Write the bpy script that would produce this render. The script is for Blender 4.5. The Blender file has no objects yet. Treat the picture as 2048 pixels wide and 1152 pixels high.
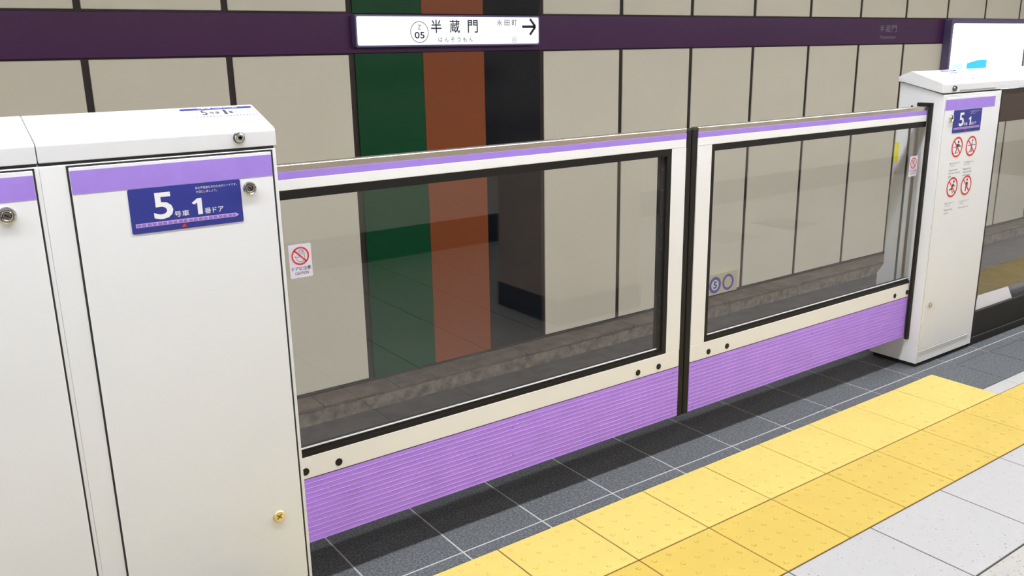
import bpy, bmesh, math, random
from mathutils import Matrix, Vector

S = bpy.context.scene
COL = S.collection
random.seed(7)

# ------------------------------------------------------------------ camera, world, exposure
cam_d = bpy.data.cameras.new('camera')
cam = bpy.data.objects.new('camera', cam_d)
COL.objects.link(cam)
right = Vector((0.81363658, -0.58113373, -0.01670625))
down = Vector((-0.16548118, -0.20394923, -0.96489413))
fwd = Vector((0.5573253, 0.78783773, -0.26210725))
m3 = Matrix((right, -down, -fwd)).transposed()
cam.matrix_world = Matrix.Translation((-2.21287632, -1.95668944, 1.45783159)) @ m3.to_4x4()
cam_d.sensor_width = 36.0
cam_d.lens = 1755.6 * 36 / 2048
cam_d.clip_start = 0.05
S.camera = cam

w = bpy.data.worlds.new('world')
S.world = w
w.use_nodes = True
w.node_tree.nodes['Background'].inputs[0].default_value = (0.5, 0.5, 0.52, 1)
w.node_tree.nodes['Background'].inputs[1].default_value = 0.05

S.view_settings.view_transform = 'Standard'
S.view_settings.look = 'None'
S.view_settings.exposure = 0.0
S.view_settings.gamma = 1.0
S.view_settings.use_curve_mapping = False

L_EDGE = 57.0       # tubes over the platform edge
L_BACK = 6.0       # tubes further back over the platform
L_TRACK_FILL = 2.5       # unseen faint row, added over the track to brighten the wall
EDGE_Y, BACK_Y, TRACK_FILL_Y = -0.34, -1.9, 2.2
CEIL = 2.75

# ------------------------------------------------------------------ materials
def lin(c):
    return tuple(((v / 255) / 12.92 if v / 255 <= 0.04045 else ((v / 255 + 0.055) / 1.055) ** 2.4) for v in c)

def mat(name, rgb, rough=0.5, metal=0.0, spec=0.5, noise=None, bump=None, emit=None, coat=0.0, specks=None):
    m = bpy.data.materials.new(name)
    m.use_nodes = True
    nt = m.node_tree
    b = nt.nodes['Principled BSDF']
    c = lin(rgb)
    b.inputs['Base Color'].default_value = (*c, 1)
    b.inputs['Roughness'].default_value = rough
    b.inputs['Metallic'].default_value = metal
    b.inputs['Specular IOR Level'].default_value = spec
    b.inputs['Coat Weight'].default_value = coat
    tc = None
    if noise or bump or specks:
        tc = nt.nodes.new('ShaderNodeNewGeometry')
    last = None
    if noise:
        sc, amt = noise
        n = nt.nodes.new('ShaderNodeTexNoise')
        n.inputs['Scale'].default_value = sc
        n.inputs['Detail'].default_value = 4
        nt.links.new(tc.outputs['Position'], n.inputs['Vector'])
        r = nt.nodes.new('ShaderNodeValToRGB')
        r.color_ramp.elements[0].position = 0.3
        r.color_ramp.elements[1].position = 0.7
        r.color_ramp.elements[0].color = (*[max(0, v * (1 - amt)) for v in c], 1)
        r.color_ramp.elements[1].color = (*[min(1, v * (1 + amt)) for v in c], 1)
        nt.links.new(n.outputs['Fac'], r.inputs['Fac'])
        nt.links.new(r.outputs['Color'], b.inputs['Base Color'])
        last = r.outputs['Color']
    if specks:
        for sc, thr, rgb2, dens in specks:
            v = nt.nodes.new('ShaderNodeTexVoronoi')
            v.inputs['Scale'].default_value = sc
            nt.links.new(tc.outputs['Position'], v.inputs['Vector'])
            lt = nt.nodes.new('ShaderNodeMath'); lt.operation = 'LESS_THAN'
            nt.links.new(v.outputs['Distance'], lt.inputs[0]); lt.inputs[1].default_value = thr
            sep = nt.nodes.new('ShaderNodeSeparateColor')
            nt.links.new(v.outputs['Color'], sep.inputs[0])
            l2 = nt.nodes.new('ShaderNodeMath'); l2.operation = 'LESS_THAN'
            nt.links.new(sep.outputs[0], l2.inputs[0]); l2.inputs[1].default_value = dens
            mu = nt.nodes.new('ShaderNodeMath'); mu.operation = 'MULTIPLY'
            nt.links.new(lt.outputs[0], mu.inputs[0]); nt.links.new(l2.outputs[0], mu.inputs[1])
            mx = nt.nodes.new('ShaderNodeMix'); mx.data_type = 'RGBA'
            nt.links.new(mu.outputs[0], mx.inputs[0])
            if last: nt.links.new(last, mx.inputs[6])
            else: mx.inputs[6].default_value = (*c, 1)
            mx.inputs[7].default_value = (*lin(rgb2), 1)
            nt.links.new(mx.outputs[2], b.inputs['Base Color'])
            last = mx.outputs[2]
    if bump:
        sc, st = bump
        n = nt.nodes.new('ShaderNodeTexNoise')
        n.inputs['Scale'].default_value = sc
        nt.links.new(tc.outputs['Position'], n.inputs['Vector'])
        bp = nt.nodes.new('ShaderNodeBump')
        bp.inputs['Strength'].default_value = st
        bp.inputs['Distance'].default_value = 0.002
        nt.links.new(n.outputs['Fac'], bp.inputs['Height'])
        nt.links.new(bp.outputs['Normal'], b.inputs['Normal'])
    if emit:
        b.inputs['Emission Color'].default_value = (*lin(emit[0]), 1)
        b.inputs['Emission Strength'].default_value = emit[1]
    return m

def glass_mat(name, tint, refl):
    m = bpy.data.materials.new(name)
    m.use_nodes = True
    nt = m.node_tree
    nt.nodes.remove(nt.nodes['Principled BSDF'])
    out = nt.nodes['Material Output']
    t = nt.nodes.new('ShaderNodeBsdfTransparent'); t.inputs[0].default_value = (*tint, 1)
    g = nt.nodes.new('ShaderNodeBsdfGlossy'); g.inputs['Roughness'].default_value = 0.0
    lw = nt.nodes.new('ShaderNodeLayerWeight'); lw.inputs[0].default_value = 0.5
    pw = nt.nodes.new('ShaderNodeMath'); pw.operation = 'POWER'
    nt.links.new(lw.outputs['Facing'], pw.inputs[0]); pw.inputs[1].default_value = 5.0
    f = nt.nodes.new('ShaderNodeMath'); f.operation = 'MULTIPLY_ADD'
    nt.links.new(pw.outputs[0], f.inputs[0]); f.inputs[1].default_value = 1 - refl; f.inputs[2].default_value = refl
    mx = nt.nodes.new('ShaderNodeMixShader')
    nt.links.new(f.outputs[0], mx.inputs[0])
    nt.links.new(t.outputs[0], mx.inputs[1]); nt.links.new(g.outputs[0], mx.inputs[2])
    nt.links.new(mx.outputs[0], out.inputs[0])
    return m

M = dict(
    white=mat('white_enamel', (236, 238, 240), 0.38, noise=(3, 0.012)),
    cap=mat('white_cap', (222, 223, 225), 0.45, spec=0.3),
    doorwhite=mat('white_door_frame', (240, 240, 239), 0.35),
    purple=mat('purple_band', (163, 132, 224), 0.45, noise=(30, 0.03)),
    kick=mat('purple_kick', (184, 140, 252), 0.38, noise=(12, 0.04)),
    black=mat('black_gasket', (26, 24, 22), 0.5, spec=0.3),
    rubber=mat('black_rubber', (32, 29, 26), 0.6, spec=0.3),
    gap=mat('dark_gap', (40, 38, 38), 0.7),
    hairgap=mat('grey_gap', (150, 148, 145), 0.7),
    steel=mat('brushed_steel', (215, 208, 196), 0.32, 1.0),
    chrome=mat('chrome', (205, 205, 205), 0.08, 1.0),
    chromedark=mat('dark_chrome', (110, 108, 105), 0.2, 1.0),
    gold=mat('gold_screw', (238, 222, 178), 0.35, 1.0),
    navy=mat('sign_navy', (42, 52, 140), 0.4),
    signwhite=mat('sign_white', (240, 240, 245), 0.5),
    pale=mat('sign_pale_violet', (205, 185, 235), 0.5),
    violet=mat('sign_violet', (150, 110, 205), 0.5),
    red=mat('sign_red', (222, 52, 42), 0.5),
    ink=mat('ink_black', (45, 45, 60), 0.6),
    inkgrey=mat('ink_grey', (105, 105, 112), 0.6),
    inkfaint=mat('ink_faint', (205, 203, 214), 0.6),
    capink=mat('cap_ink_grey', (70, 70, 80), 0.6),
    capfaint=mat('cap_ink_lilac', (150, 140, 175), 0.6),
    blueink=mat('ink_blue', (48, 52, 140), 0.6),
    sticker=mat('sticker_lilac_white', (226, 222, 238), 0.45),
    yellowlabel=mat('label_yellow', (235, 225, 40), 0.5),
    glass=glass_mat('door_glass', (0.985, 0.99, 0.987), 0.052),
    bead=mat('glass_edge_white', (235, 235, 240), 0.4),
    plinth=mat('black_plinth', (30, 28, 26), 0.6),
    brown=mat('dark_brown_panel', (62, 46, 40), 0.4),
    granite=mat('grey_granite', (92, 95, 97), 0.6, spec=0.2, noise=(150, 0.55), specks=[(200, 0.3, (132, 135, 140), 0.35), (170, 0.3, (66, 68, 74), 0.35)]),
    grout_w=mat('pale_grout', (176, 180, 178), 0.8, noise=(60, 0.08)),
    grout_b=mat('brown_grout', (88, 58, 46), 0.8),
    grout_g=mat('grey_grout', (62, 59, 57), 0.8),
    tac1=mat('tactile_yellow_pale', (217, 194, 104), 0.45, noise=(9, 0.025), specks=[(60, 0.1, (160, 140, 60), 0.05)]),
    tac2=mat('tactile_yellow_deep', (208, 180, 82), 0.45, noise=(9, 0.03), specks=[(60, 0.1, (160, 140, 60), 0.05)]),
    whitetile=mat('white_stone_tile', (187, 186, 184), 0.4, noise=(40, 0.02), specks=[(110, 0.22, (154, 154, 154), 0.25), (60, 0.16, (128, 128, 128), 0.14)]),
    terrazzo=mat('terrazzo', (190, 187, 180), 0.3, noise=(60, 0.05), specks=[(90, 0.28, (150, 147, 141), 0.3), (50, 0.2, (105, 103, 99), 0.15)]),
    darktile=mat('dark_floor_tile', (70, 70, 72), 0.35, noise=(80, 0.15)),
    edge=mat('platform_edge_rubber', (70, 70, 70), 0.8),
    cream=mat('cream_enamel_panel', (243, 235, 213), 0.22, noise=(2, 0.02), spec=0.4),
    joint=mat('brown_joint', (50, 40, 33), 0.6),
    band=mat('maroon_band', (78, 36, 84), 0.3, spec=0.3),
    green=mat('green_enamel_panel', (22, 78, 46), 0.16, spec=0.25),
    orange=mat('brown_orange_enamel_panel', (150, 80, 46), 0.18, spec=0.3),
    navyp=mat('navy_enamel_panel', (18, 21, 29), 0.14, spec=0.3),
    concrete=mat('trough_concrete', (108, 95, 84), 0.9, noise=(7, 0.3), bump=(40, 0.4)),
    concrete2=mat('dirty_concrete', (130, 118, 104), 0.9, noise=(16, 0.4), bump=(60, 0.5)),
    bed=mat('trackbed_concrete', (82, 74, 70), 0.9, noise=(9, 0.25), bump=(40, 0.4)),
    ceiling=mat('ceiling_white', (226, 226, 224), 0.8),
    backwall=mat('platform_back_wall', (225, 216, 202), 0.5),
    basedark=mat('dark_base', (40, 42, 44), 0.5),
    pillar=mat('pillar_stone', (196, 178, 160), 0.5),
    housing=mat('lamp_housing', (225, 225, 225), 0.5),
    tube_e=mat('edge_tube', (255, 255, 255), 0.5, emit=((245, 248, 255), L_EDGE)),
    tube_b=mat('back_tube', (255, 255, 255), 0.5, emit=((245, 248, 255), L_BACK)),
    tube_fill=mat('track_fill_tube', (255, 255, 255), 0.5, emit=((245, 248, 255), L_TRACK_FILL)),
    lightface=mat('backlit_face', (120, 120, 124), 0.4, emit=((250, 250, 255), 1.1)),
    adface=mat('backlit_advert_face', (255, 255, 255), 0.3, emit=((246, 248, 255), 2.6)),
    adcyan=mat('backlit_cyan_print', (60, 190, 240), 0.3, emit=((50, 185, 240), 0.9)),
    adpale=mat('backlit_pale_cyan_print', (190, 245, 250), 0.3, emit=((190, 250, 252), 1.0)),
    adlilac=mat('backlit_lilac_print', (225, 215, 240), 0.3, emit=((225, 215, 240), 0.95)),
    signframe=mat('sign_frame_grey_violet', (110, 100, 140), 0.4),
    signink=mat('sign_ink', (40, 44, 70), 0.6),
    signinkfaint=mat('sign_ink_faint', (84, 84, 128), 0.6),
    bandtext=mat('band_lettering_grey', (150, 140, 150), 0.5),
    plate=mat('beige_plate', (224, 212, 178), 0.45),
    platering=mat('plate_ring_violet', (104, 92, 186), 0.5),
    patch=mat('patch_pale_blue', (245, 245, 255), 0.4),
)

# ------------------------------------------------------------------ mesh helpers
class MB:
    def __init__(self):
        self.v, self.f = [], []
    def add(self, vs, fs):
        o = len(self.v)
        self.v += [tuple(p) for p in vs]
        self.f += [tuple(i + o for i in q) for q in fs]
        return self
    def box(self, x0, x1, y0, y1, z0, z1):
        return self.add([(x0, y0, z0), (x1, y0, z0), (x1, y1, z0), (x0, y1, z0), (x0, y0, z1), (x1, y0, z1), (x1, y1, z1), (x0, y1, z1)],
                        [(0, 3, 2, 1), (4, 5, 6, 7), (0, 1, 5, 4), (1, 2, 6, 5), (2, 3, 7, 6), (3, 0, 4, 7)])
    def prism_x(self, prof, x0, x1):
        """prof: (y,z) outline, counter-clockwise seen from -x ... orientation fixed later"""
        n = len(prof)
        vs = [(x0, y, z) for y, z in prof] + [(x1, y, z) for y, z in prof]
        fs = [tuple(range(n)), tuple(range(2 * n - 1, n - 1, -1))]
        for i in range(n):
            j = (i + 1) % n
            fs.append((j, i, i + n, j + n))
        return self.add(vs, fs)
    def lathe_y(self, x, y, z, prof, seg=24):
        """prof: list of (radius, dy); axis along -y (towards the platform)"""
        vs, fs = [], []
        for r, d in prof:
            for k in range(seg):
                a = 2 * math.pi * k / seg
                vs.append((x + r * math.cos(a), y - d, z + r * math.sin(a)))
        for i in range(len(prof) - 1):
            for k in range(seg):
                k2 = (k + 1) % seg
                fs.append((i * seg + k, i * seg + k2, (i + 1) * seg + k2, (i + 1) * seg + k))
        fs.append(tuple((len(prof) - 1) * seg + k for k in range(seg)))
        fs.append(tuple(reversed(range(seg))))
        return self.add(vs, fs)

def mesh_of(mb, name, bevel=0.0, bseg=2, smooth=False):
    bm = bmesh.new()
    vs = [bm.verts.new(p) for p in mb.v]
    for q in mb.f:
        try: bm.faces.new([vs[i] for i in q])
        except ValueError: pass
    bmesh.ops.recalc_face_normals(bm, faces=bm.faces)
    if bevel:
        bmesh.ops.bevel(bm, geom=[e for e in bm.edges if len(e.link_faces) == 2 and e.calc_face_angle(0) > 0.3], offset=bevel, segments=bseg, affect='EDGES', profile=0.5, clamp_overlap=True)
    me = bpy.data.meshes.new(name)
    bm.to_mesh(me); bm.free()
    if smooth:
        for p in me.polygons: p.use_smooth = True
    return me

WORLD = {}
def thing(name, label, cat, loc, group=None):
    o = bpy.data.objects.new(name, None)
    COL.objects.link(o)
    o.empty_display_size = 0.1
    o.location = loc
    WORLD[o.name] = Vector(loc)
    o['label'] = label; o['category'] = cat
    if group: o['group'] = group
    return o

def part(name, mb, material, parent=None, bevel=0.0, bseg=2, label=None, smooth=False, loc=None):
    """mesh given in world coordinates; stored relative to the origin of its parent"""
    base = WORLD[parent.name] if parent else Vector(loc or (0, 0, 0))
    mb2 = MB(); mb2.f = mb.f
    mb2.v = [(p[0] - base.x, p[1] - base.y, p[2] - base.z) for p in mb.v]
    me = mesh_of(mb2, name, bevel, bseg, smooth)
    me.materials.append(M[material])
    o = bpy.data.objects.new(name, me)
    COL.objects.link(o)
    if parent: o.parent = parent
    else: o.location = base
    WORLD[o.name] = base
    if label: o['label'] = label
    return o

def structure(name, mb, material, **k):
    o = part(name, mb, material, **k)
    o['kind'] = 'structure'
    return o

# ------------------------------------------------------------------ flat print (lettering and pictograms)
_tcache = {}
def text_poly(s, bold=0.0):
    key = (s, bold)
    if key in _tcache: return _tcache[key]
    cu = bpy.data.curves.new('lettering', 'FONT')
    cu.body = s
    cu.resolution_u = 3
    cu.offset = bold
    ob = bpy.data.objects.new('lettering', cu)
    COL.objects.link(ob)
    dg = bpy.context.evaluated_depsgraph_get()
    dg.update()
    me = ob.evaluated_get(dg).to_mesh()
    vs = [(v.co.x, v.co.y) for v in me.vertices]
    fs = [tuple(p.vertices) for p in me.polygons]
    ob.evaluated_get(dg).to_mesh_clear()
    bpy.data.objects.remove(ob); bpy.data.curves.remove(cu)
    _tcache[key] = (vs, fs)
    return vs, fs

class Print:
    """2-D drawing on a plane: origin o, axes u and v, drawn a hair in front along n"""
    def __init__(self, o, u=(1, 0, 0), v=(0, 0, 1), n=(0, -1, 0), lift=0.0004):
        self.o, self.u, self.v = Vector(o), Vector(u), Vector(v)
        self.o = self.o + Vector(n) * lift
        self.mb = MB()
    def P(self, a, b):
        return tuple(self.o + self.u * a + self.v * b)
    def poly(self, pts):
        self.mb.add([self.P(*p) for p in pts], [tuple(range(len(pts)))]); return self
    def rect(self, a0, a1, b0, b1):
        return self.poly([(a0, b0), (a1, b0), (a1, b1), (a0, b1)])
    def disc(self, a, b, r, seg=20, ry=None):
        ry = ry or r
        return self.poly([(a + r * math.cos(2 * math.pi * k / seg), b + ry * math.sin(2 * math.pi * k / seg)) for k in range(seg)])
    def ring(self, a, b, r0, r1, seg=28):
        vs = [self.P(a + r * math.cos(2 * math.pi * k / seg), b + r * math.sin(2 * math.pi * k / seg)) for r in (r0, r1) for k in range(seg)]
        self.mb.add(vs, [(k, (k + 1) % seg, seg + (k + 1) % seg, seg + k) for k in range(seg)]); return self
    def line(self, pts, wd):
        for (a0, b0), (a1, b1) in zip(pts[:-1], pts[1:]):
            d = math.hypot(a1 - a0, b1 - b0) or 1
            nx, ny = -(b1 - b0) / d * wd / 2, (a1 - a0) / d * wd / 2
            self.poly([(a0 - nx, b0 - ny), (a1 - nx, b1 - ny), (a1 + nx, b1 + ny), (a0 + nx, b0 + ny)])
        return self
    def text(self, s, a0, a1, b0, b1, bold=0.0, keep=False):
        vs, fs = text_poly(s, bold)
        if not vs: return self
        xs = [p[0] for p in vs]; ys = [p[1] for p in vs]
        x0, x1, y0, y1 = min(xs), max(xs), min(ys), max(ys)
        sx = (a1 - a0) / max(x1 - x0, 1e-6); sy = (b1 - b0) / max(y1 - y0, 1e-6)
        self.mb.add([self.P(a0 + (x - x0) * sx, b0 + (y - y0) * sy) for x, y in vs], fs)
        return self

def rounded(x0, x1, z0, z1, r, y0, y1, seg=4):
    """rounded plate in the XZ plane between y0 (front) and y1"""
    pts = []
    for cx, cz, a0 in ((x1 - r, z0 + r, -90), (x1 - r, z1 - r, 0), (x0 + r, z1 - r, 90), (x0 + r, z0 + r, 180)):
        for k in range(seg + 1):
            a = math.radians(a0 + 90 * k / seg)
            pts.append((cx + r * math.cos(a), cz + r * math.sin(a)))
    n = len(pts)
    mb = MB()
    mb.add([(x, y0, z) for x, z in pts] + [(x, y1, z) for x, z in pts],
           [tuple(range(n)), tuple(range(2 * n - 1, n - 1, -1))] + [(i, (i + 1) % n + 0, (i + 1) % n + n, i + n) for i in range(n)])
    return mb

# ================================================================== SETTING
X0, X1 = -6.0, 14.0
YB = -3.40                  # back wall of the platform
EDGE = 0.50                 # platform edge
YW = 4.00                   # face of the track wall panels

slab = MB().box(X0, X1, YB, EDGE, -1.30, -0.012)
floor = structure('floor', slab, 'edge')
part('grout_bed', MB().box(X0, X1, -0.0, EDGE - 0.02, -0.012, -0.0015), 'grout_w', floor, label='pale grout between the grey tiles')
part('grout_bed', MB().box(X0, X1, -0.60, 0.0, -0.012, -0.0022), 'grout_b', floor, label='brown grout between the yellow tiles')
part('grout_bed', MB().box(X0, X1, YB, -0.60, -0.012, -0.0022), 'grout_g', floor)

def tile_mesh(name, lx, ly, material, domes=False, bev=0.0012):
    mb = MB().box(0, lx, 0, ly, -0.011, 0)
    bm = bmesh.new()
    vs = [bm.verts.new(p) for p in mb.v]
    for q in mb.f: bm.faces.new([vs[i] for i in q])
    bmesh.ops.recalc_face_normals(bm, faces=bm.faces)
    bmesh.ops.bevel(bm, geom=[e for e in bm.edges if e.verts[0].co.z > -0.001 and e.verts[1].co.z > -0.001], offset=bev, segments=1, affect='EDGES')
    if domes:
        n = 5
        for i in range(n):
            for j in range(n):
                cx, cy = (i + 0.5) * lx / n, (j + 0.5) * ly / n
                rings = []
                for r, z in ((0.0088, 0.0), (0.0068, 0.0022), (0.004, 0.0030)):
                    rings.append([bm.verts.new((cx + r * math.cos(2 * math.pi * k / 8), cy + r * math.sin(2 * math.pi * k / 8), z)) for k in range(8)])
                for a, b in zip(rings[:-1], rings[1:]):
                    for k in range(8): bm.faces.new((a[k], a[(k + 1) % 8], b[(k + 1) % 8], b[k]))
                bm.faces.new(rings[-1])
    me = bpy.data.meshes.new(name)
    bm.to_mesh(me); bm.free()
    me.materials.append(M[material])
    return me

def lay(name, me, x, y, z=0.0):
    o = bpy.data.objects.new(name, me)
    COL.objects.link(o)
    o.parent = floor
    o.location = (x, y, z)
    return o

G = 0.0030    # half joint
# grey granite tiles (joints at x = -0.69 + 0.3k)
gm1 = tile_mesh('granite_tile', 0.3 - 2 * G, 0.43 - G, 'granite')
gm3 = tile_mesh('granite_tile', 0.3 - 2 * G, 0.05 - G, 'granite')
gm5 = tile_mesh('white_strip_tile', 0.3 - 2 * 0.0015, 0.07 - 0.003, 'whitetile')
XR = 1.50     # where the inner yellow row ends
for k in range(-11, 18):
    x = -0.69 + 0.3 * k
    lay('granite_tile', gm1, x + G, 0.05 + G)
    if x + 0.3 <= XR + 0.02 and x > -1.65:
        lay('granite_tile', gm3, x + G, 0.0)
    elif x > XR + 0.1 or x < -2.0:
        lay('granite_tile', gm3, x + G, 0.0)
# outside the door opening: grey field and a white strip instead of the inner yellow row
def fill(x0, x1, y0, y1, material, name):
    lay(name, tile_mesh(name, x1 - x0 - 0.003, y1 - y0 - 0.003, material), x0 + 0.0015, y0 + 0.0015)
fill(1.41, XR, 0.0, 0.05, 'granite', 'granite_tile')
fill(XR, 1.71, -0.23, 0.05, 'granite', 'granite_tile')
fill(XR, 1.685, -0.30, -0.23, 'whitetile', 'white_strip_tile')
gm6 = tile_mesh('granite_tile', 0.3 - 2 * G, 0.23 - G, 'granite')
for k in range(8, 22):
    x = -0.69 + 0.3 * k
    lay('granite_tile', gm6, x + G, -0.23)
for k in range(0, 14):
    lay('white_strip_tile', gm5, 1.685 + 0.3 * k + 0.0015, -0.30 + 0.0015)
fill(-1.89, -1.50, -0.23, 0.05, 'granite', 'granite_tile')
for k in range(-11, -4):
    lay('granite_tile', gm6, -0.69 + 0.3 * k + G, -0.23)
for k in range(0, 8):
    lay('white_strip_tile', gm5, -1.8 - 0.3 * k + 0.0015, -0.30 + 0.0015)

# tactile tiles
H = 0.0022
tm1 = tile_mesh('tactile_tile', 0.3 - 2 * H, 0.3 - 2 * H, 'tac1', True)
tm2 = tile_mesh('tactile_tile', 0.3 - 2 * H, 0.3 - 2 * H, 'tac2', True)
for k in range(-5, 5):
    lay('tactile_tile', tm1, 0.3 * k + H, -0.30 + H, 0.0008)
for k in range(-14, 22):
    lay('tactile_tile', tm2, 0.3 * k + H, -0.60 + H, 0.0008)
# white stone row, then terrazzo of 400 mm
wm = tile_mesh('white_stone_tile', 0.4 - 0.005, 0.33 - 0.004, 'whitetile')
tm = tile_mesh('terrazzo_tile', 0.4 - 0.007, 0.4 - 0.007, 'terrazzo')
dm = tile_mesh('dark_tile', 0.4 - 0.0035, 0.4 - 0.0035, 'darktile')
for k in range(-12, 20):
    lay('white_stone_tile', wm, 0.1 + 0.4 * k + 0.0025, -0.93 + 0.002)
for r in range(7):
    for k in range(-10, 20):
        y = -0.93 - 0.4 * (r + 1)
        if y < YB - 0.2: continue
        d = (r, k) in ((3, 9), (3, 7))
        lay('dark_tile' if d else 'terrazzo_tile', dm if d else tm, 0.1 + 0.4 * k + 0.0035, y + 0.0035)

# track bed and cable trough along the wall
tb = structure('trim_1', MB().box(X0, X1, EDGE, YW + 0.10, -1.35, -1.185), 'bed')
tb['label'] = 'dark concrete track bed'
tr = structure('trim_2', MB().box(X0, X1, 3.775, YW + 0.02, -1.185, -1.075), 'concrete2')
for k in range(0, 24):
    x = -3.6 + 0.62 * k
    part('trough_cover', MB().box(x + 0.003, x + 0.617, 3.765, YW - 0.002, -1.073, -1.048), 'concrete', tr, bevel=0.003, bseg=1)
part('trough_shadow_gap', MB().box(X0, X1, 3.780, YW, -1.076, -1.072), 'joint', tr)

# track wall: dark backing, cream panels, maroon band, four-colour column
back = structure('wall_back', MB().box(X0, X1, YW + 0.012, YW + 0.20, -1.30, CEIL), 'joint')
part('wall_base_strip', MB().box(X0, X1, YW - 0.004, YW + 0.012, -1.075, -1.028), 'joint', back)
LO0, LO1, UP0, UP1 = -1.022, 1.440, 1.734, CEIL - 0.06
PW = 0.881
edges = [(0.630 - PW * (k + 1), 0.630 - PW * k) for k in range(4, -1, -1)] + [(2.342 + PW * k, 2.342 + PW * (k + 1)) for k in range(0, 13)]
J = 0.021
lowp = part('wall_panel', MB().box(J, PW - J, YW, YW + 0.014, LO0, LO1), 'cream', back, bevel=0.006)
upp = part('wall_panel', MB().box(J, PW - J, YW, YW + 0.014, UP0, UP1), 'cream', back, bevel=0.006)
for i, (a, b) in enumerate(edges):
    for src in (lowp, upp):
        c = src if i == 0 else src.copy()
        if i: COL.objects.link(c); c.parent = back
        c.location = (a, 0, 0)
for name, a, b in (('green', 0.656, 1.215), ('orange', 1.217, 1.769), ('navyp', 1.771, 2.322)):
    for z0, z1 in ((-1.03, LO1 + 0.008), (UP0 - 0.008, UP1)):
        part('colour_panel', MB().box(a, b, YW - 0.001, YW + 0.013, z0, z1), name, back, bevel=0.001, bseg=1,
             label={'green': 'dark green enamel panel', 'orange': 'rusty orange enamel panel', 'navyp': 'black navy enamel panel'}[name])
band = structure('trim_3', MB().box(X0, X1, YW - 0.006, YW + 0.012, 1.450, 1.722), 'band', bevel=0.003)
pr = Print((0, YW - 0.006, 0))
for i, ch in enumerate('半蔵門'):
    pr.text(ch, 7.11 + 0.118 * i, 7.205 + 0.118 * i, 1.575, 1.655)
pr.text('Hanzomon', 7.13, 7.43, 1.505, 1.545)
part('lettering', pr.mb, 'bandtext', band, label='small grey station name')

# platform ceiling, back wall, ends (seen only as reflections and bounce light)
structure('ceiling', MB().box(X0, X1, YB, YW + 0.1, CEIL, CEIL + 0.1), 'ceiling')
wf = structure('wall_front', MB().box(X0, X1, YB - 0.15, YB, 0.0, CEIL), 'backwall')
structure('baseboard_front', MB().box(X0, X1, YB, YB + 0.012, 0.0, 0.205), 'basedark')
structure('wall_left', MB().box(X0 - 0.1, X0, YB, YW + 0.1, -1.35, CEIL), 'backwall')
structure('wall_right', MB().box(X1, X1 + 0.1, YB, YW + 0.1, -1.35, CEIL), 'backwall')
pl = thing('pillar', 'square stone pillar with a dark base, behind the yellow tiles', 'pillar', (0.95, -1.6, 0))
part('shaft', MB().box(0.62, 1.22, -1.85, -1.30, 0.0, CEIL), 'pillar', pl, bevel=0.004)
part('base', MB().box(0.612, 1.228, -1.858, -1.292, 0.0, 0.14), 'basedark', pl, bevel=0.003)

def lamp(y, mt, x, first=[{}]):
    store = first[0]
    if mt not in store:
        t = thing('ceiling_light', {'tube_e': 'white linear ceiling light over the yellow tiles at the platform edge', 'tube_b': 'white linear ceiling light over the pale platform floor', 'tube_fill': 'unseen dim white fill light added over the track'}[mt], 'ceiling light', (0, y, CEIL), {'tube_e': 'platform edge ceiling lights', 'tube_b': 'platform ceiling lights', 'tube_fill': 'added track fill lights'}[mt])
        part('housing', MB().box(-0.625, 0.625, y - 0.09, y + 0.09, CEIL - 0.05, CEIL), 'housing', t, bevel=0.004)
        part('diffuser', MB().box(-0.61, 0.61, y - 0.055, y + 0.055, CEIL - 0.065, CEIL - 0.05), mt, t)
        store[mt] = t
        r = t
    else:
        s = store[mt]
        r = s.copy(); COL.objects.link(r)
        for ch in list(s.children):
            c = ch.copy(); COL.objects.link(c); c.parent = r
    r.location = (x, y, CEIL)
for k in range(-4, 11): lamp(EDGE_Y, 'tube_e', 1.26 * k)
for k in range(-4, 11): lamp(BACK_Y, 'tube_b', 1.26 * k)
for k in range(-4, 11): lamp(TRACK_FILL_Y, 'tube_fill', 1.26 * k)  # added fill row, lifts the brightness of the track wall

# ================================================================== PLATFORM DOOR CASINGS
YC = 0.091
def cap_profile():
    return [(0.092, 1.246), (0.092, 1.283), (0.098, 1.289), (0.238, 1.336), (0.246, 1.336), (0.296, 1.316), (0.300, 1.310), (0.300, 1.293), (0.275, 1.290)]
def body_profile():
    return [(0.091, 0.020), (0.091, 1.239), (0.100, 1.241), (0.270, 1.286), (0.298, 1.289), (0.298, 0.458), (0.326, 0.412), (0.326, 0.020)]

def lock_round(x, z, r, parent, y):
    o = part('lock', MB().lathe_y(x, y, z, [(r, -0.001), (r, 0.005), (r * 0.93, 0.0075), (r * 0.84, 0.0085), (r * 0.74, 0.0070), (r * 0.66, 0.0050), (r * 0.60, 0.0075), (r * 0.50, 0.0085), (r * 0.44, 0.0070), (r * 0.36, 0.0050)], 28), 'chrome', parent, label='round chrome lock')
    part('lock_core', MB().lathe_y(x, y, z, [(r * 0.36, 0.0), (r * 0.33, 0.0062), (r * 0.28, 0.0066)], 18), 'chromedark', parent)
    q = Print((x, y, z), lift=0.0070)
    q.line([(-r * 0.22, r * 0.16), (r * 0.22, -r * 0.16)], r * 0.13)
    part('keyhole', q.mb, 'black', parent)
    return o

def panel(parent, x0, x1, z0, z1, gapmat, g, stripe, label=None, s_in=0.0):
    part('panel_gap', MB().box(x0 - g, x1 + g, YC - 0.0006, YC + 0.02, z0 - g, z1 + g), gapmat, parent)
    p = part('access_panel', MB().box(x0, x1, YC - 0.0022, YC + 0.02, z0, z1), 'white', parent, bevel=0.0012, bseg=1)
    sx0, sx1, sz0, sz1 = stripe
    part('purple_stripe', MB().box(sx0, sx1, YC - 0.0028, YC - 0.001, sz0, sz1), 'purple', p)
    return p

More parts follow.
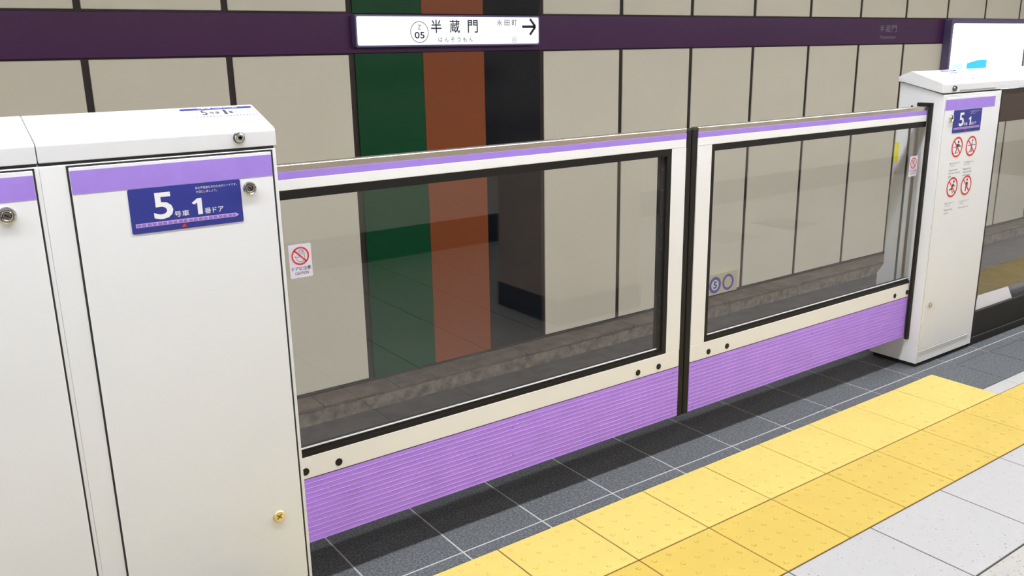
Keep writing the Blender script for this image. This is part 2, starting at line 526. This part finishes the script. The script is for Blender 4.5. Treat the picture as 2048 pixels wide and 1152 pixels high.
def car_sign(parent, x0, x1, z0, z1):
    y = YC - 0.0036
    s = part('car_number_sign', rounded(x0, x1, z0, z1, 0.004, y, YC - 0.0022), 'navy', parent)
    W, Hh = x1 - x0, z1 - z0
    P = lambda: Print((x0, y, z0), u=(W, 0, 0), v=(0, 0, Hh))
    a = P()
    a.text('5', 0.20, 0.37, 0.275, 0.875, bold=0.018)
    a.text('号車', 0.375, 0.505, 0.285, 0.42, bold=0.006)
    a.poly([(0.585, 0.285), (0.628, 0.285), (0.628, 0.66), (0.59, 0.66), (0.537, 0.565), (0.558, 0.525), (0.585, 0.56)])
    a.text('番', 0.645, 0.705, 0.285, 0.42, bold=0.003)
    a.text('ドア', 0.72, 0.82, 0.29, 0.42, bold=0.012)
    a.text('目の不自由な方のためのシートです。', 0.585, 0.965, 0.865, 0.925)
    a.text('大切にしましょう。', 0.585, 0.775, 0.775, 0.835)
    part('lettering', a.mb, 'signwhite', s)
    b = P()
    b.poly([(0.035, 0.135), (0.93, 0.135), (0.96, 0.18), (0.93, 0.225), (0.035, 0.225)])
    part('train_diagram', b.mb, 'pale', s)
    c = Print((x0, y, z0), u=(W, 0, 0), v=(0, 0, Hh), lift=0.0008)
    for k in range(10):
        for q in range(2):
            u0 = 0.042 + k * 0.0905 + q * 0.043
            if k == 9 and q == 1: c.poly([(u0, 0.15), (u0 + 0.02, 0.15), (u0 + 0.038, 0.18), (u0 + 0.02, 0.21), (u0, 0.21)])
            else: c.rect(u0, u0 + 0.036, 0.15, 0.21)
    part('car_blocks', c.mb, 'violet', s)
    d = Print((x0, y, z0), u=(W, 0, 0), v=(0, 0, Hh), lift=0.0008)
    d.poly([(0.425, 0.045), (0.475, 0.045), (0.45, 0.12)])
    part('position_marker', d.mb, 'red', s)
    return s

# slope of the cap, for the stickers printed on it
sl_a, sl_b = Vector((0, 0.098, 1.289)), Vector((0, 0.238, 1.336))
sl_v = (sl_b - sl_a).normalized()
sl_n = Vector((0, -sl_v.z, sl_v.y))
def cap_print(lift=0.0008):
    return Print((0, 0.098, 1.289), u=(1, 0, 0), v=tuple(sl_v), n=tuple(sl_n), lift=lift)

def cap_sticker(cap, x0, x1, faint=False):
    W = x1 - x0
    a = cap_print(0.0008)
    a.poly([(x0, 0.128), (x1 - 0.004, 0.128), (x1, 0.131), (x1 - 0.002, 0.139), (x0 + 0.001, 0.139)])
    part('cap_sign_header', a.mb, 'blueink', cap)
    b = cap_print(0.0014)
    b.text('半蔵門線', x0 + 0.24 * W, x0 + 0.42 * W, 0.1298, 0.1372)
    b.text('渋谷方面', x0 + 0.45 * W, x0 + 0.58 * W, 0.1298, 0.1372)
    b.text('のりば案内', x0 + 0.6 * W, x0 + 0.79 * W, 0.1298, 0.1372)
    part('cap_sign_header_lettering', b.mb, 'signwhite', cap)
    c = cap_print()
    c.text('5', x0 + 0.25 * W, x0 + 0.33 * W, 0.096, 0.124, bold=0.006)
    c.text('号車', x0 + 0.36 * W, x0 + 0.5 * W, 0.098, 0.116)
    c.text('1', x0 + 0.56 * W, x0 + 0.6 * W, 0.096, 0.124)
    c.text('番', x0 + 0.62 * W, x0 + 0.69 * W, 0.098, 0.116)
    part('cap_sign_lettering', c.mb, 'capink', cap)
    d = cap_print()
    d.text('ドア', x0 + 0.72 * W, x0 + 0.86 * W, 0.099, 0.116)
    part('cap_sign_faint_lettering', d.mb, 'capfaint', cap)
    e = cap_print()
    for k in range(19):
        e.rect(x0 + W * (0.14 + 0.046 * k), x0 + W * (0.165 + 0.046 * k), 0.082, 0.088)
    e.poly([(x0 + 0.5 * W, 0.072), (x0 + 0.525 * W, 0.072), (x0 + 0.5125 * W, 0.078)])
    part('cap_sign_car_blocks', e.mb, 'capfaint', cap)

def casing(label, x0, x1, cap0, cap1, group=None):
    t = thing('platform_door_casing', label, 'platform door casing', ((x0 + x1) / 2, 0.2, 0.0), group)
    part('plinth', MB().box(x0 + 0.012, x1 - 0.012, 0.104, 0.312, 0.0, 0.024), 'plinth', t)
    body = part('body', MB().prism_x(body_profile(), x0, x1), 'white', t, bevel=0.0015)
    cap = part('cap', MB().prism_x(cap_profile(), cap0, cap1), 'cap', t, bevel=0.002)
    part('cap_gap', MB().prism_x([(0.096, 1.236), (0.096, 1.248), (0.272, 1.292), (0.296, 1.295), (0.296, 1.286)], x0 + 0.003, x1 - 0.003), 'gap', t)
    return t, body, cap

# --- left casing (nearest)
XS = -1.957
tL, bL, cL = casing('white door casing by the left door, with navy car sign, chrome lock and gold screw', XS + 0.0001, -1.449, XS + 0.001, -1.445)
pL = panel(tL, -1.902, -1.462, 0.085, 1.2335, 'gap', 0.0045, (-1.9015, -1.4625, 1.1765, 1.2265))
sL = car_sign(tL, -1.793, -1.543, 1.0755, 1.1755)
lk = lock_round(-1.522, 1.152, 0.0158, pL, YC - 0.002)
lk2 = part('screw', MB().lathe_y(-1.527, YC - 0.002, 0.289, [(0.016, -0.001), (0.016, 0.003), (0.0135, 0.0055), (0.004, 0.0062)], 24), 'gold', pL, label='round gold screw')
sc = Print((-1.527, YC - 0.002, 0.289), lift=0.0068)
sc.line([(-0.006, -0.006), (0.006, 0.006)], 0.0025).line([(-0.006, 0.006), (0.006, -0.006)], 0.0025)
part('screw_slot', sc.mb, 'chromedark', pL)
part('cap_lock', MB().lathe_y(-1.534, 0.0925, 1.271, [(0.0115, -0.001), (0.0115, 0.006), (0.0100, 0.0095), (0.0080, 0.011), (0.0055, 0.0105)], 24), 'chrome', cL, label='round chrome cap lock')
part('cap_lock_core', MB().lathe_y(-1.534, 0.0925, 1.271, [(0.0056, 0.009), (0.0052, 0.0112), (0.003, 0.0105)], 16), 'chromedark', cL)
part('cap_lock_ring', MB().lathe_y(-1.534, 0.0925, 1.271, [(0.0138, -0.001), (0.0134, 0.003), (0.0120, 0.0042)], 24), 'chromedark', cL)
cap_sticker(cL, -1.626, -1.452)
c = cap_print()
c.text('目の不自由な方のためのシートです', -1.60, -1.47, 0.066, 0.070)
part('cap_sign_small_print', c.mb, 'inkfaint', cL)

# --- far-left casing
tF, bF, cF = casing('white door casing cut off by the left picture edge, large chrome lock below its purple stripe', -4.2, XS - 0.0001, -4.2, XS - 0.001)
pF = panel(tF, -2.42, -1.9695, 0.085, 1.2335, 'gap', 0.004, (-2.4195, -1.970, 1.1740, 1.2240))
lock_round(-2.029, 1.147, 0.0185, pF, YC - 0.002)
part('screw', MB().lathe_y(-2.03, YC - 0.002, 0.288, [(0.016, -0.001), (0.016, 0.003), (0.0135, 0.0055), (0.004, 0.0062)], 24), 'gold', pF)

# --- right casing with its fixed glass screen
tR, bR, cR = casing('white door casing at the right with four red prohibition marks and a fixed glass screen', 1.517, 2.003, 1.501, 4.6)
pR = panel(tR, 1.531, 1.966, 0.081, 1.2280, 'hairgap', 0.0012, (1.5315, 1.9475, 1.1725, 1.2180))
part('panel_lip', MB().box(1.531, 1.966, YC - 0.004, YC, 0.074, 0.0785), 'bead', tR)
part('cap_groove', MB().box(1.637, 1.942, 0.0905, 0.094, 1.2535, 1.2565), 'hairgap', cR)
car_sign(tR, 1.604, 1.840, 1.072, 1.170)
lock_round(1.584, 1.138, 0.0150, pR, YC - 0.002)
part('screw', MB().lathe_y(1.584, YC - 0.002, 0.295, [(0.013, -0.001), (0.013, 0.003), (0.011, 0.0055), (0.004, 0.0062)], 24), 'chrome', pR)
part('cap_lock', MB().lathe_y(1.587, 0.0925, 1.264, [(0.012, -0.001), (0.012, 0.006), (0.010, 0.011), (0.007, 0.0115), (0.006, 0.009), (0.003, 0.009)], 24), 'chromedark', cR)
cap_sticker(cR, 1.70, 1.835)
c = cap_print()
c.line([(1.58, 0.10), (1.57, 0.085), (1.575, 0.066), (1.60, 0.055)], 0.003)
c.line([(1.855, 0.125), (1.90, 0.095)], 0.004).line([(1.885, 0.125), (1.95, 0.085)], 0.004).line([(1.90, 0.08), (1.93, 0.07)], 0.004)
part('cap_marks', c.mb, 'inkgrey', cR)
c = cap_print()
c.disc(1.80, 0.030, 0.006, ry=0.009)
part('cap_screw', c.mb, 'ink', cR)

def person(q, cx, cz, kind):
    if kind == 0:      # leaning over a rail
        q.disc(cx + 0.008, cz + 0.022, 0.006).poly([(cx - 0.004, cz + 0.014), (cx + 0.018, cz + 0.012), (cx + 0.004, cz - 0.006), (cx - 0.006, cz - 0.004)])
        q.line([(cx - 0.003, cz - 0.004), (cx - 0.008, cz - 0.026)], 0.006).line([(cx + 0.012, cz + 0.01), (cx + 0.026, cz + 0.004)], 0.004)
        q.line([(cx - 0.034, cz + 0.001), (cx + 0.036, cz + 0.001)], 0.0025).line([(cx - 0.028, cz - 0.026), (cx + 0.012, cz - 0.026)], 0.0025)
    elif kind == 1:    # reaching across a rail
        q.disc(cx + 0.008, cz + 0.025, 0.005).line([(cx + 0.006, cz + 0.018), (cx + 0.001, cz - 0.012), (cx - 0.008, cz - 0.024)], 0.006)
        q.line([(cx + 0.001, cz - 0.010), (cx + 0.009, cz - 0.024)], 0.004).line([(cx - 0.032, cz + 0.004), (cx + 0.036, cz + 0.004)], 0.0025)
        q.line([(cx - 0.022, cz - 0.026), (cx + 0.016, cz - 0.026)], 0.0025)
    elif kind == 2:    # running
        q.disc(cx + 0.010, cz + 0.024, 0.006).line([(cx + 0.008, cz + 0.014), (cx - 0.002, cz - 0.006)], 0.012)
        q.line([(cx + 0.006, cz + 0.01), (cx + 0.022, cz + 0.002)], 0.004).line([(cx - 0.002, cz - 0.006), (cx + 0.008, cz - 0.028)], 0.005).line([(cx - 0.004, cz - 0.006), (cx - 0.024, cz - 0.012)], 0.006)
    else:              # standing against the screen
        q.disc(cx + 0.004, cz + 0.025, 0.006).line([(cx + 0.004, cz + 0.015), (cx + 0.001, cz - 0.006)], 0.013)
        q.line([(cx + 0.001, cz - 0.005), (cx - 0.003, cz - 0.028)], 0.008).line([(cx + 0.01, cz + 0.012), (cx + 0.014, cz - 0.006)], 0.004)

marks = [(1.662, 1.008, 0, ['寄りかからないで', 'ください'], ['Please do not', 'lean over the gate', 'area']),
         (1.782, 1.004, 1, ['手や物を出さない', 'でください'], ['Please do not', 'reach over the', 'platform gate']),
         (1.658, 0.830, 2, ['駆け込まないで', 'ください'], ['Please do not', 'rush in']),
         (1.778, 0.827, 3, ['立ち止まらないで', 'ください'], ['Please keep clear'])]
for cx, cz, kind, ja, en in marks:
    sg = part('prohibition_mark', Print((0, YC - 0.0022, 0)).disc(cx, cz, 0.0395, 28).mb, 'signwhite', tR)
    q = Print((0, YC - 0.0022, 0), lift=0.0006)
    person(q, cx, cz, kind)
    part('pictogram', q.mb, 'ink', sg)
    q = Print((0, YC - 0.0022, 0), lift=0.0009)
    q.ring(cx, cz, 0.0375, 0.0455).line([(cx - 0.027, cz + 0.027), (cx + 0.027, cz - 0.027)], 0.0065)
    part('red_ring', q.mb, 'red', sg)
    q = Print((0, YC - 0.0022, 0), lift=0.0006)
    zz = cz - 0.067
    for i, s in enumerate(ja):
        q.text(s, cx - 0.046, cx - 0.046 + 0.0108 * len(s), zz - 0.0075, zz, bold=0.0); zz -= 0.0105
    zz -= 0.008
    for s in en:
        q.text(s, cx - 0.046, cx - 0.046 + 0.0052 * len(s), zz - 0.0085, zz); zz -= 0.0145
    part('lettering', q.mb, 'inkgrey', sg)

# slot seal on the casing flank where the right leaf slides in
sl = MB().box(1.495, 1.5175, 0.134, 0.147, 0.132, 1.200).box(1.495, 1.5175, 0.134, 0.200, 1.190, 1.205)
part('slot_seal', sl, 'rubber', tR, bevel=0.003, label='black rubber seal around the door slot')
part('slot_strip', MB().box(1.5168, 1.5175, 0.192, 0.206, 0.39, 1.19), 'steel', tR)
part('slot_strip', MB().box(1.512, 1.5175, 0.228, 0.236, 0.39, 1.19), 'chromedark', tR)
ylab = part('warning_label', MB().box(1.5158, 1.5175, 0.276, 0.297, 0.885, 1.025), 'yellowlabel', tR, label='narrow yellow warning label')
part('warning_label_lower', MB().box(1.5155, 1.5158, 0.278, 0.295, 0.887, 0.937), 'pale', ylab)

# fixed screen
FX1 = 4.55
part('screen_header', MB().box(2.028, FX1, 0.100, 0.150, 1.094, 1.240), 'brown', tR, bevel=0.002)
part('screen_frame', MB().box(2.0035, 2.028, 0.098, 0.150, 0.036, 1.240).box(FX1 - 0.03, FX1, 0.098, 0.150, 0.036, 1.094), 'black', tR)
part('screen_kick', MB().box(2.028, FX1, 0.102, 0.150, 0.044, 0.170), 'black', tR)
part('screen_sill', MB().box(2.0035, FX1, 0.094, 0.150, 0.036, 0.042), 'gap', tR)
part('screen_plinth', MB().box(2.0, FX1, 0.100, 0.150, 0.0, 0.036), 'plinth', tR)
part('screen_glass', MB().box(2.028, FX1 - 0.03, 0.118, 0.126, 0.170, 1.094), 'glass', tR)
nb = MB()  # flat pale bluish four-sided patch just in front of the glass
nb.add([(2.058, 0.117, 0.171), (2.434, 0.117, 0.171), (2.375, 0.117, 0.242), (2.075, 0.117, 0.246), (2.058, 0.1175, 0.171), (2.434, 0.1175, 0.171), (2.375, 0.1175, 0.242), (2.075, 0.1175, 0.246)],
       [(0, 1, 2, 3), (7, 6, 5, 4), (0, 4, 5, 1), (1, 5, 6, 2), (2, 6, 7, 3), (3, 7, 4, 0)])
part('pale_patch', nb, 'patch', tR, label='pale bluish white shape at the foot of the glass')

# ================================================================== SLIDING DOOR LEAVES
YD = 0.148
YE = 0.184
YL = 0.235     # back of the thicker lower beam
def leaf(label, xa, xb, stile_at, group):
    """xa..xb extent of the leaf along the platform; stile_at: 'right' or 'left' end that meets the other leaf"""
    t = thing('sliding_door_leaf', label, 'platform door', ((xa + xb) / 2, YD + 0.018, 0.142), group)
    R_ = stile_at == 'right'
    st0, st1 = (xb - 0.068, xb) if R_ else (xa, xa + 0.070)
    # white frame: upper rail, lower rail, stile
    part('frame_rail', MB().box(xa, xb, YD, YE, 1.127, 1.155), 'doorwhite', t, bevel=0.0015, bseg=1)
    part('frame_rail', MB().box(xa, xb, YD, YE, 0.337, 0.401), 'doorwhite', t, bevel=0.0015, bseg=1)
    part('frame_stile', MB().box(st0, st1, YD + 0.0002, YE, 0.401, 1.127), 'doorwhite', t)
    part('purple_band', MB().box(xa, xb, YD + 0.0004, YE, 1.155, 1.1735), 'purple', t)
    prof = [(YD + 0.002, 1.1735), (YD + 0.001, 1.1888), (YD + 0.0022, 1.1905), (YE - 0.002, 1.1905), (YE, 1.1888), (YE, 1.1735)]
    part('top_rail', MB().prism_x(prof, xa, xb), 'steel', t)
    # black gasket frame
    g = MB()
    gx0, gx1 = (xa, st0) if R_ else (st1, xb)
    g.box(gx0, gx1, YD + 0.0006, YE - 0.002, 1.104, 1.127)
    g.box(gx0, gx1, YD + 0.0006, YE - 0.002, 0.401, 0.413)
    ga, gb = (st0 - 0.020, st0) if R_ else (st1, st1 + 0.016)
    g.box(ga, gb, YD + 0.0006, YE - 0.002, 0.413, 1.104)
    gk = part('gasket', g, 'black', t)
    ins = MB().box(gx0, gx1, YD + 0.009, YE - 0.009, 0.413, 0.424)
    if R_: ins.box(st0 - 0.040, st0 - 0.020, YD + 0.0095, YE - 0.010, 0.424, 1.104)
    part('gasket_lip', ins, 'gap', gk)
    if R_:
        dots = Print((0, YD + 0.0095, 0))
        for z in (1.06, 0.99, 0.885, 0.835, 0.785, 0.62, 0.56, 0.50): dots.disc(st0 - 0.031, z, 0.0022, 8)
        part('gasket_dots', dots.mb, 'inkgrey', gk)['kind'] = 'stuff'
    gl0, gl1 = (xa, st0 - 0.020) if R_ else (st1 + 0.016, xb)
    part('glass_pane', MB().box(gl0, gl1, YD + 0.011, YD + 0.019, 0.414, 1.104), 'glass', t)
    part('glass_bead', MB().box(gl0, gl1 - (0.02 if R_ else 0), YD + 0.0075, YD + 0.0105, 0.4222, 0.4258), 'bead', t)
    # ribbed purple kick panel
    n = 13
    z0, z1 = 0.143, 0.3345
    pf = [(YL, z0), (YL, z1)]
    step = (z1 - z0) / n
    for k in range(n):
        zt = z1 - k * step
        pf += [(YD + 0.0010, zt), (YD + 0.0010, zt - step + 0.0024), (YD + 0.0003, zt - step + 0.0017), (YD + 0.0003, zt - step + 0.0008)]
    part('kick_panel', MB().prism_x(pf, xa, xb), 'kick', t)
    part('kick_gap', MB().box(xa, xb, YD + 0.004, YL, 0.3345, 0.380), 'gap', t)
    # rubber nose
    rx0, rx1 = (xb, xb + 0.0265) if R_ else (xa - 0.0265, xa)
    part('edge_seal', MB().box(rx0, rx1, YD + 0.002, YE, 0.137, 1.1865), 'rubber', t, bevel=0.004)
    # black bolt caps
    xs = (-1.422, -1.324, -0.190, -0.090) if R_ else (0.168, 0.270, 1.386, 1.483)
    for x in xs:
        part('bolt_cap', MB().lathe_y(x, YD, 0.359, [(0.0108, -0.001), (0.0108, 0.001), (0.0085, 0.0016)], 20), 'black', t)
    for x, z in (((-0.730, 0.300), (-0.730, 0.204), (-0.012, 0.318), (-0.012, 0.160)) if R_ else ((0.09, 0.318), (0.09, 0.158), (0.80, 0.300), (0.80, 0.204))):
        part('kick_screw', MB().lathe_y(x, YD + 0.001, z, [(0.0035, -0.001), (0.0035, 0.0008)], 10), 'violet', t)
    return t

def caution(t, x0, z0, wdt=0.0610, hgt=0.0885):
    y = YD + 0.0105
    s = part('caution_sticker', rounded(x0, x0 + wdt, z0, z0 + hgt, 0.003, y - 0.0005, y), 'sticker', t)
    cx, cz, r = x0 + wdt / 2, z0 + hgt - 0.031, 0.0240
    q = Print((0, y - 0.0005, 0), lift=0.0003)
    # hand outline: raised palm with fingers, thumb at the left
    hand = [(-0.014, 0.000), (-0.010, -0.003), (-0.005, -0.004), (-0.002, -0.002), (-0.005, 0.004), (-0.004, 0.012), (0.000, 0.0155), (0.005, 0.0155), (0.009, 0.012), (0.011, 0.006), (0.012, -0.006), (0.009, -0.013), (0.002, -0.0165), (-0.005, -0.0145), (-0.011, -0.008), (-0.014, 0.000)]
    q.line([(cx + a, cz + b) for a, b in hand], 0.0013)
    for a in (-0.001, 0.003, 0.007): q.line([(cx + a, cz + 0.013), (cx + a + 0.001, cz + 0.002)], 0.0010)
    part('hand_pictogram', q.mb, 'inkgrey', s)
    q = Print((0, y - 0.0005, 0), lift=0.0006)
    d = r * 0.66
    q.ring(cx, cz, r - 0.0042, r).line([(cx - d, cz + d), (cx + d, cz - d)], 0.0036)
    part('red_ring', q.mb, 'red', s)
    q = Print((0, y - 0.0005, 0), lift=0.0003)
    q.text('ドアに注意', x0 + 0.005, x0 + wdt - 0.004, z0 + 0.0195, z0 + 0.0295, bold=0.008)
    q.text('CAUTION', x0 + 0.013, x0 + wdt - 0.011, z0 + 0.0085, z0 + 0.0155)
    part('lettering', q.mb, 'ink', s)

lfL = leaf('left door leaf with large glass pane, from left casing to the black rubber seam', -1.4485, 0.0125, 'right', None)
caution(lfL, -1.4135, 0.897)
lfR = leaf('right door leaf with large glass pane, from black rubber seam to the right casing', 0.0705, 1.4945, 'left', None)
caution(lfR, 1.4130, 0.892)

# ================================================================== LIT SIGNS AND PLATES ON THE TRACK WALL
sx0, sx1, sz0, sz1, sy = 0.652, 2.258, 1.503, 1.703, 3.93
sg = thing('station_name_sign', 'long backlit white station name sign with black arrow, on the maroon band', 'sign', ((sx0 + sx1) / 2, YW, 1.60))
part('sign_case', rounded(sx0 - 0.012, sx1 + 0.012, sz0 - 0.012, sz1 + 0.012, 0.012, sy + 0.004, YW - 0.006), 'signframe', sg)
face = part('sign_face', rounded(sx0, sx1, sz0, sz1, 0.012, sy, sy + 0.005), 'lightface', sg)
k = (sy - (-1.957)) / (4.0 + 1.957)
def sxz(x, z): return (-2.213 + (x + 2.213) * k, 1.458 + (z - 1.458) * k)
def sp(): return Print((0, sy, 0), lift=0.0008)
for ch, x in zip('半蔵門', (1.342, 1.507, 1.671)):
    cx, cz = sxz(x, 1.636)
    part('station_name_character', sp().text(ch, cx - 0.046, cx + 0.046, cz - 0.047, cz + 0.047, bold=0.012).mb, 'signink', face)
cx, cz = sxz(1.195, 1.573)
part('station_number', sp().text('05', cx - 0.042, cx + 0.042, cz - 0.024, cz + 0.024, bold=0.015).mb, 'signink', face)
ax, az = sxz(2.212, 1.634)
part('arrow', sp().line([(ax - 0.066, az), (ax + 0.060, az)], 0.020).line([(ax + 0.012, az + 0.060), (ax + 0.066, az), (ax + 0.010, az - 0.062)], 0.020).mb, 'signink', face)
cx, cz = sxz(1.195, 1.595)
part('number_ring', sp().ring(cx, cz, 0.072, 0.077, 36).mb, 'signinkfaint', face)
part('line_letter', sp().text('Z', cx - 0.014, cx + 0.014, cz + 0.018, cz + 0.052).mb, 'signink', face)
for ch, x in zip('はんぞうもん', (1.375, 1.43, 1.485, 1.54, 1.595, 1.65)):
    cx, cz = sxz(x, 1.540)
    part('reading_character', sp().text(ch, cx - 0.017, cx + 0.017, cz - 0.017, cz + 0.017, bold=0.006).mb, 'signinkfaint', face)
for ch, x in zip('永田町', (1.925, 1.997, 2.068)):
    cx, cz = sxz(x, 1.664)
    part('next_station_character', sp().text(ch, cx - 0.024, cx + 0.024, cz - 0.022, cz + 0.022, bold=0.006).mb, 'signinkfaint', face)
cx, cz = sxz(2.066, 1.532)
part('next_number_ring', sp().ring(cx, cz, 0.021, 0.024, 20).mb, 'signinkfaint', face)
part('next_number', sp().text('04', cx - 0.014, cx + 0.014, cz - 0.010, cz + 0.010).mb, 'signinkfaint', face)

ad = thing('advert_light_box', 'large backlit white advertising box with cyan print above the right casing', 'advert', (9.40, YW, 0.55))
ax0, ax1, az0, az1, ay = 8.50, 10.28, 0.60, 1.672, 3.90
part('advert_case', rounded(ax0 - 0.05, ax1 + 0.05, az0 - 0.05, az1 + 0.055, 0.02, ay + 0.006, YW - 0.006), 'signframe', ad)
fc = part('advert_face', rounded(ax0, ax1, az0, az1, 0.03, ay, ay + 0.008), 'adface', ad)
part('print_cyan', Print((0, ay, 0), lift=0.002).poly([(8.88, 1.10), (9.36, 1.10), (9.36, 1.235), (9.12, 1.235), (8.88, 1.20)]).mb, 'adcyan', fc)
part('print_pale', Print((0, ay, 0), lift=0.002).rect(8.54, 8.80, 1.08, 1.20).mb, 'adpale', fc)
for u in (9.45, 9.60, 9.72): part('print_lilac', Print((0, ay, 0), lift=0.002).rect(u, u + 0.07, 1.09, 1.13).mb, 'adlilac', fc)

np_ = thing('stop_number_plate', 'beige plate with a violet ringed 5 low on the track wall', 'sign', (4.65, YW, -1.02))
plate = part('plate', rounded(4.44, 4.868, -1.020, -0.805, 0.006, 3.955, 3.962), 'plate', np_)
for u in (4.50, 4.75): part('plate_bracket', MB().box(u, u + 0.06, 3.962, YW, -0.98, -0.86), 'gap', np_)
part('ring', Print((0, 3.955, 0)).ring(4.530, -0.918, 0.056, 0.088).mb, 'platering', plate)
part('ring', Print((0, 3.955, 0)).ring(4.727, -0.915, 0.060, 0.086).mb, 'platering', plate)
part('number_field', Print((0, 3.955, 0)).disc(4.530, -0.918, 0.056).mb, 'signwhite', plate)
part('number', Print((0, 3.955, 0), lift=0.0012).text('5', 4.506, 4.556, -0.955, -0.880, bold=0.02).mb, 'ink', plate)
